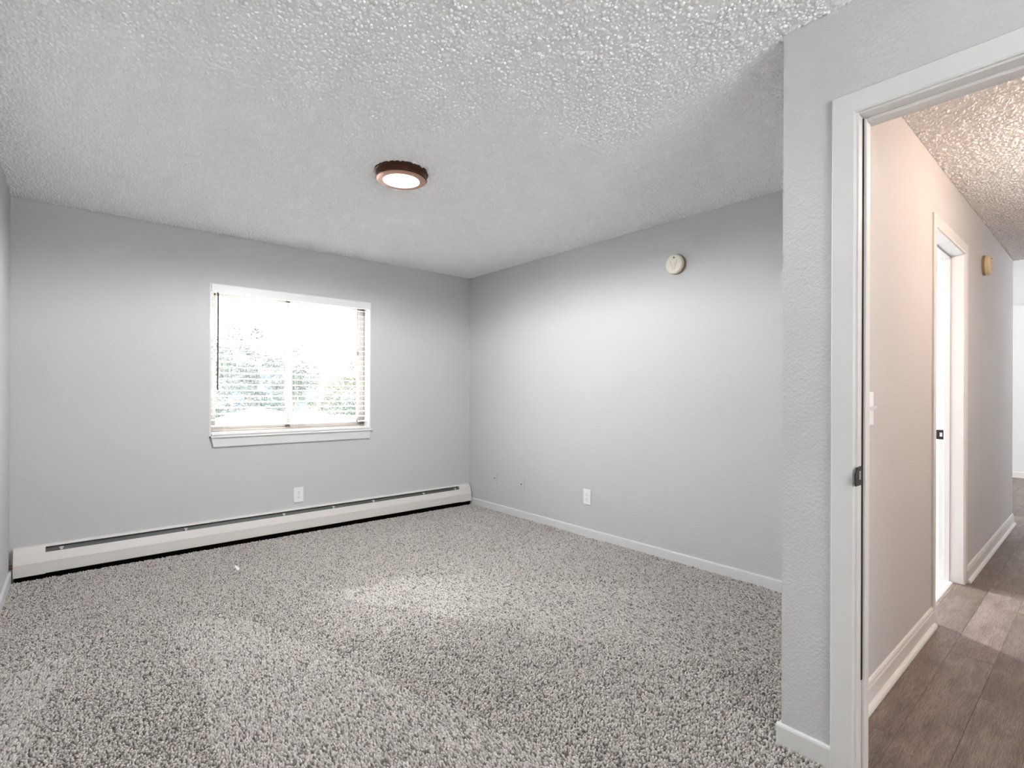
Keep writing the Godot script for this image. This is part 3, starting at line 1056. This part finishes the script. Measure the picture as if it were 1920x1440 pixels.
func wall_fittings() -> void:
	var o := outlet("white duplex outlet on the window wall, low above the baseboard heater")
	o.position = Vector3(-1.801, 0.317, 0)
	o = outlet("bright white duplex outlet on the right wall above the baseboard")
	o.position = Vector3(0, 0.330, 1.692)
	o.rotation.y = -PI / 2
	o = jack("grey painted jack plate on the right wall, nearest the room corner and heater end")
	o.position = Vector3(0, 0.328, 0.452)
	o.rotation.y = -PI / 2
	o = jack("grey painted jack plate on the right wall, next to the white outlet")
	o.position = Vector3(0, 0.322, 0.863)
	o.rotation.y = -PI / 2
	o = detector("round off-white smoke detector high on the bedroom's right wall", M.detector, M.detector_base)
	o.position = Vector3(0, 2.118, 2.523)
	o.rotation = Vector3(0, -PI / 2, 0)
	o = detector("yellowed round smoke detector on the hallway wall beyond the door frame", M.old_detector, M.detector_base)
	o.position = Vector3(1.70, 2.125, HZ)
	# light switch on the hallway wall, half behind the doorway's jamb
	var t := thing("light_switch", "pale light switch plate on the hallway wall beside the bedroom doorway", "light switch", Vector3(-0.925, 1.146, HZ))
	var st := st_new()
	box(st, Vector3(-0.06, -0.064, 0), Vector3(0.038, 0.064, 0.006), 0.0025)
	obj("cover_plate", st, M.plate, t)
	for x in [-0.034, 0.012]:
		st = st_new()
		extrude(st, PackedVector2Array([Vector2(0.005, -0.010), Vector2(0.020, 0.003), Vector2(0.020, 0.010), Vector2(0.005, 0.006)]), Vector3(x - 0.005, 0, 0), Vector3.BACK, Vector3.UP, Vector3(0.010, 0, 0))
		obj("toggle", st, M.plate, t)
	# a curl of paper left on the carpet
	st = st_new()
	var pts := [Vector3(-0.010, 0.022, -0.055), Vector3(-0.002, 0.012, -0.035), Vector3(0.004, 0.006, -0.01), Vector3(0.0, 0.005, 0.015), Vector3(-0.006, 0.010, 0.04), Vector3(-0.012, 0.014, 0.055)]
	var wd := [0.004, 0.010, 0.012, 0.010, 0.008, 0.003]
	for i in pts.size() - 1:
		var a: Vector3 = pts[i]
		var b: Vector3 = pts[i + 1]
		var wa := Vector3(wd[i], 0.002, 0)
		var wb := Vector3(wd[i + 1], 0.002, 0)
		var up := Vector3(0, 0.0012, 0)
		quad(st, a - wa + up, a + wa + up, b + wb + up, b - wb + up, Vector3.UP)
		quad(st, a - wa, a + wa, b + wb, b - wb, Vector3.DOWN)
		quad(st, a - wa, b - wb, b - wb + up, a - wa + up, Vector3.LEFT)
		quad(st, a + wa, b + wb, b + wb + up, a + wa + up, Vector3.RIGHT)
	var pp := obj("paper_scrap", st, M.paper)
	pp.position = Vector3(-2.43, 0.001, 0.73)
	pp.scale = Vector3(0.7, 0.9, 0.8)
	tag(pp, "tiny white scrap lying on the carpet in front of the heater", "paper scrap")

# ------------------------------------------------------------------ what the window shows
func outside() -> void:
	var pale_ground := mat(Color(0.86, 0.86, 0.86), 1.0, 0.1)  # near-white so the ground bounces daylight up to the ceiling
	var st := st_new()
	box(st, Vector3(-60, -3.6, -90), Vector3(60, -3.1, 70))
	struct(obj("ground", st, pale_ground), "ground outside, below the window", "ground")
	# neighbour's house with a pale hipped roof
	var hs := thing("neighbor_house", "low house with a pale grey roof seen beyond the window", "house", Vector3(2.6, -3.1, -15))
	var o := -hs.position
	st = st_new()
	box(st, o + Vector3(-1.6, -3.1, -18.6), o + Vector3(7.2, -0.75, -11.6), 0.02)
	obj("house_wall", st, mat(Color(0.75, 0.72, 0.68), 0.9, 0.2), hs)
	var roof := mat(Color(0.86, 0.86, 0.86), 0.8, 0.3)
	st = st_new()
	var e0 := o + Vector3(-2.2, -0.85, -11)
	var e1 := o + Vector3(8.0, -0.85, -11)
	var e2 := o + Vector3(8.0, -0.85, -19)
	var e3 := o + Vector3(-2.2, -0.85, -19)
	var r0 := o + Vector3(1.54, 0.64, -15)
	var r1 := o + Vector3(2.75, 0.42, -15)
	var r2 := o + Vector3(3.85, 0.39, -15)
	tri(st, e0, r0, e3, Vector3(-1, 1, 0))
	tri(st, e0, r0, r1, Vector3(0, 1, 1))
	tri(st, e0, r1, e1, Vector3(0, 1, 1))
	tri(st, r1, r2, e1, Vector3(0, 1, 1))
	tri(st, e1, r2, e2, Vector3(1, 1, 0))
	tri(st, e3, r0, r1, Vector3(0, 1, -1))
	tri(st, e3, r1, e2, Vector3(0, 1, -1))
	tri(st, r1, r2, e2, Vector3(0, 1, -1))
	quad(st, e0, e1, e2, e3, Vector3.DOWN)
	obj("roof", st, roof, hs)
	# a blue grey house further back, mostly hidden by the trees
	var h2 := thing("far_house", "blue grey house wall showing between the trees", "house", Vector3(6.6, -3.1, -34))
	o = -h2.position
	st = st_new()
	box(st, o + Vector3(4.6, -3.1, -37), o + Vector3(9.4, 2.4, -33), 0.02)
	obj("house_wall", st, mat(Color(0.26, 0.29, 0.33), 0.9, 0.2), h2)
	st = st_new()
	extrude(st, PackedVector2Array([Vector2(-37.4, 2.35), Vector2(-35, 3.1), Vector2(-32.6, 2.35)]), o + Vector3(4.3, 0, 0), Vector3.BACK, Vector3.UP, Vector3(5.4, 0, 0))
	obj("roof", st, mat(Color(0.45, 0.46, 0.48), 0.9, 0.2), h2)
	# trees, described by their place at z = -15 as seen over the sill
	var leaf := [Color(0.19, 0.24, 0.19), Color(0.22, 0.26, 0.185), Color(0.27, 0.295, 0.185), Color(0.175, 0.215, 0.19)]
	tree("tree", "rounded green tree at the left of the window view", Vector3(1.36, 2.24, -22.6), Vector3(1.50, 1.96, 1.2), 3380, leaf[0], 11)
	tree("tree", "tall loose tree just left of the window's middle bar", Vector3(3.46, 2.43, -24.0), Vector3(1.79, 2.57, 1.3), 3900, leaf[3], 12)
	tree("tree", "dark green tree just right of the window's middle bar", Vector3(5.28, 2.10, -23.0), Vector3(1.35, 2.13, 1.2), 3120, leaf[0], 13)
	tree("tree", "yellow green tree at the right of the window view", Vector3(8.61, 1.55, -21.8), Vector3(2.34, 1.58, 1.4), 3900, leaf[2], 14)
	tree("tree", "broad far tree behind the others, right half of the window", Vector3(9.57, 1.20, -29.5), Vector3(3.77, 2.30, 2.0), 3380, leaf[1], 15)
	tree("bush", "dark bush above the ridge of the pale roof", Vector3(2.57, 0.42, -20.2), Vector3(3.54, 1.22, 0.7), 3380, leaf[3], 16)
	tree("bush", "grey green bush right of the pale roof's ridge", Vector3(8.0, 0.35, -20.2), Vector3(2.4, 1.0, 0.7), 2400, leaf[0], 17)

func tree(called: String, label: String, c: Vector3, r: Vector3, count: int, col: Color, seed_: int) -> void:
	var rg := RandomNumberGenerator.new()
	rg.seed = seed_
	var t := thing(called, label, called, Vector3(c.x, -3.1, c.z), "trees beyond the window")
	var o := -t.position
	var bark := mat(Color(0.34, 0.29, 0.25), 0.95, 0.1)
	var st := st_new()
	tube(st, [o + Vector3(c.x, -3.1, c.z), o + Vector3(c.x + 0.06, -1.4, c.z), o + Vector3(c.x, c.y - 0.2, c.z)], 0.13, 9)
	for k in 6:
		var d := Vector3(rg.randf_range(-1, 1), rg.randf_range(0.1, 0.9), rg.randf_range(-1, 1))
		var s := o + Vector3(c.x, c.y - r.y * rg.randf_range(0.2, 0.8), c.z)
		tube(st, [s, s + d * r * 0.4, s + d * r * 0.75], 0.035, 6)
	obj("trunk", st, bark, t)
	# clumps of leaves: bent blades of two faces each
	var clumps := []
	for k in 26:
		var d := Vector3(rg.randfn(), rg.randfn(), rg.randfn()).normalized() * pow(rg.randf(), 0.4)
		clumps.append([c + d * r * 0.78, rg.randf_range(0.28, 0.5)])
	st = st_new()
	for i in count:
		var cl: Array = clumps[rg.randi() % clumps.size()]
		var d := Vector3(rg.randfn(), rg.randfn(), rg.randfn()).normalized()
		var p: Vector3 = o + cl[0] + d * cl[1] * pow(rg.randf(), 0.33) * minf(1.0, r.y)
		var ax := Vector3(rg.randf_range(-1, 1), rg.randf_range(-0.8, 0.3), rg.randf_range(-1, 1)).normalized()
		var sd := ax.cross(Vector3(rg.randf_range(-1, 1), 1.0, rg.randf_range(-1, 1))).normalized()
		var nn := sd.cross(ax)
		var l := rg.randf_range(0.10, 0.19)
		var w := l * 0.34
		var mid := p + ax * l * 0.5
		tri(st, p, mid + sd * w - nn * w * 0.4, p + ax * l, nn + d * 0.01)
		tri(st, p, mid - sd * w - nn * w * 0.4, p + ax * l, nn + d * 0.01)
	var lm := mat(col, 0.7, 0.3)
	lm.backlight_enabled = true
	lm.backlight = Color(0.02, 0.03, 0.015)
	var f := obj("foliage", st, lm, t)
	f.set_meta("kind", "stuff")
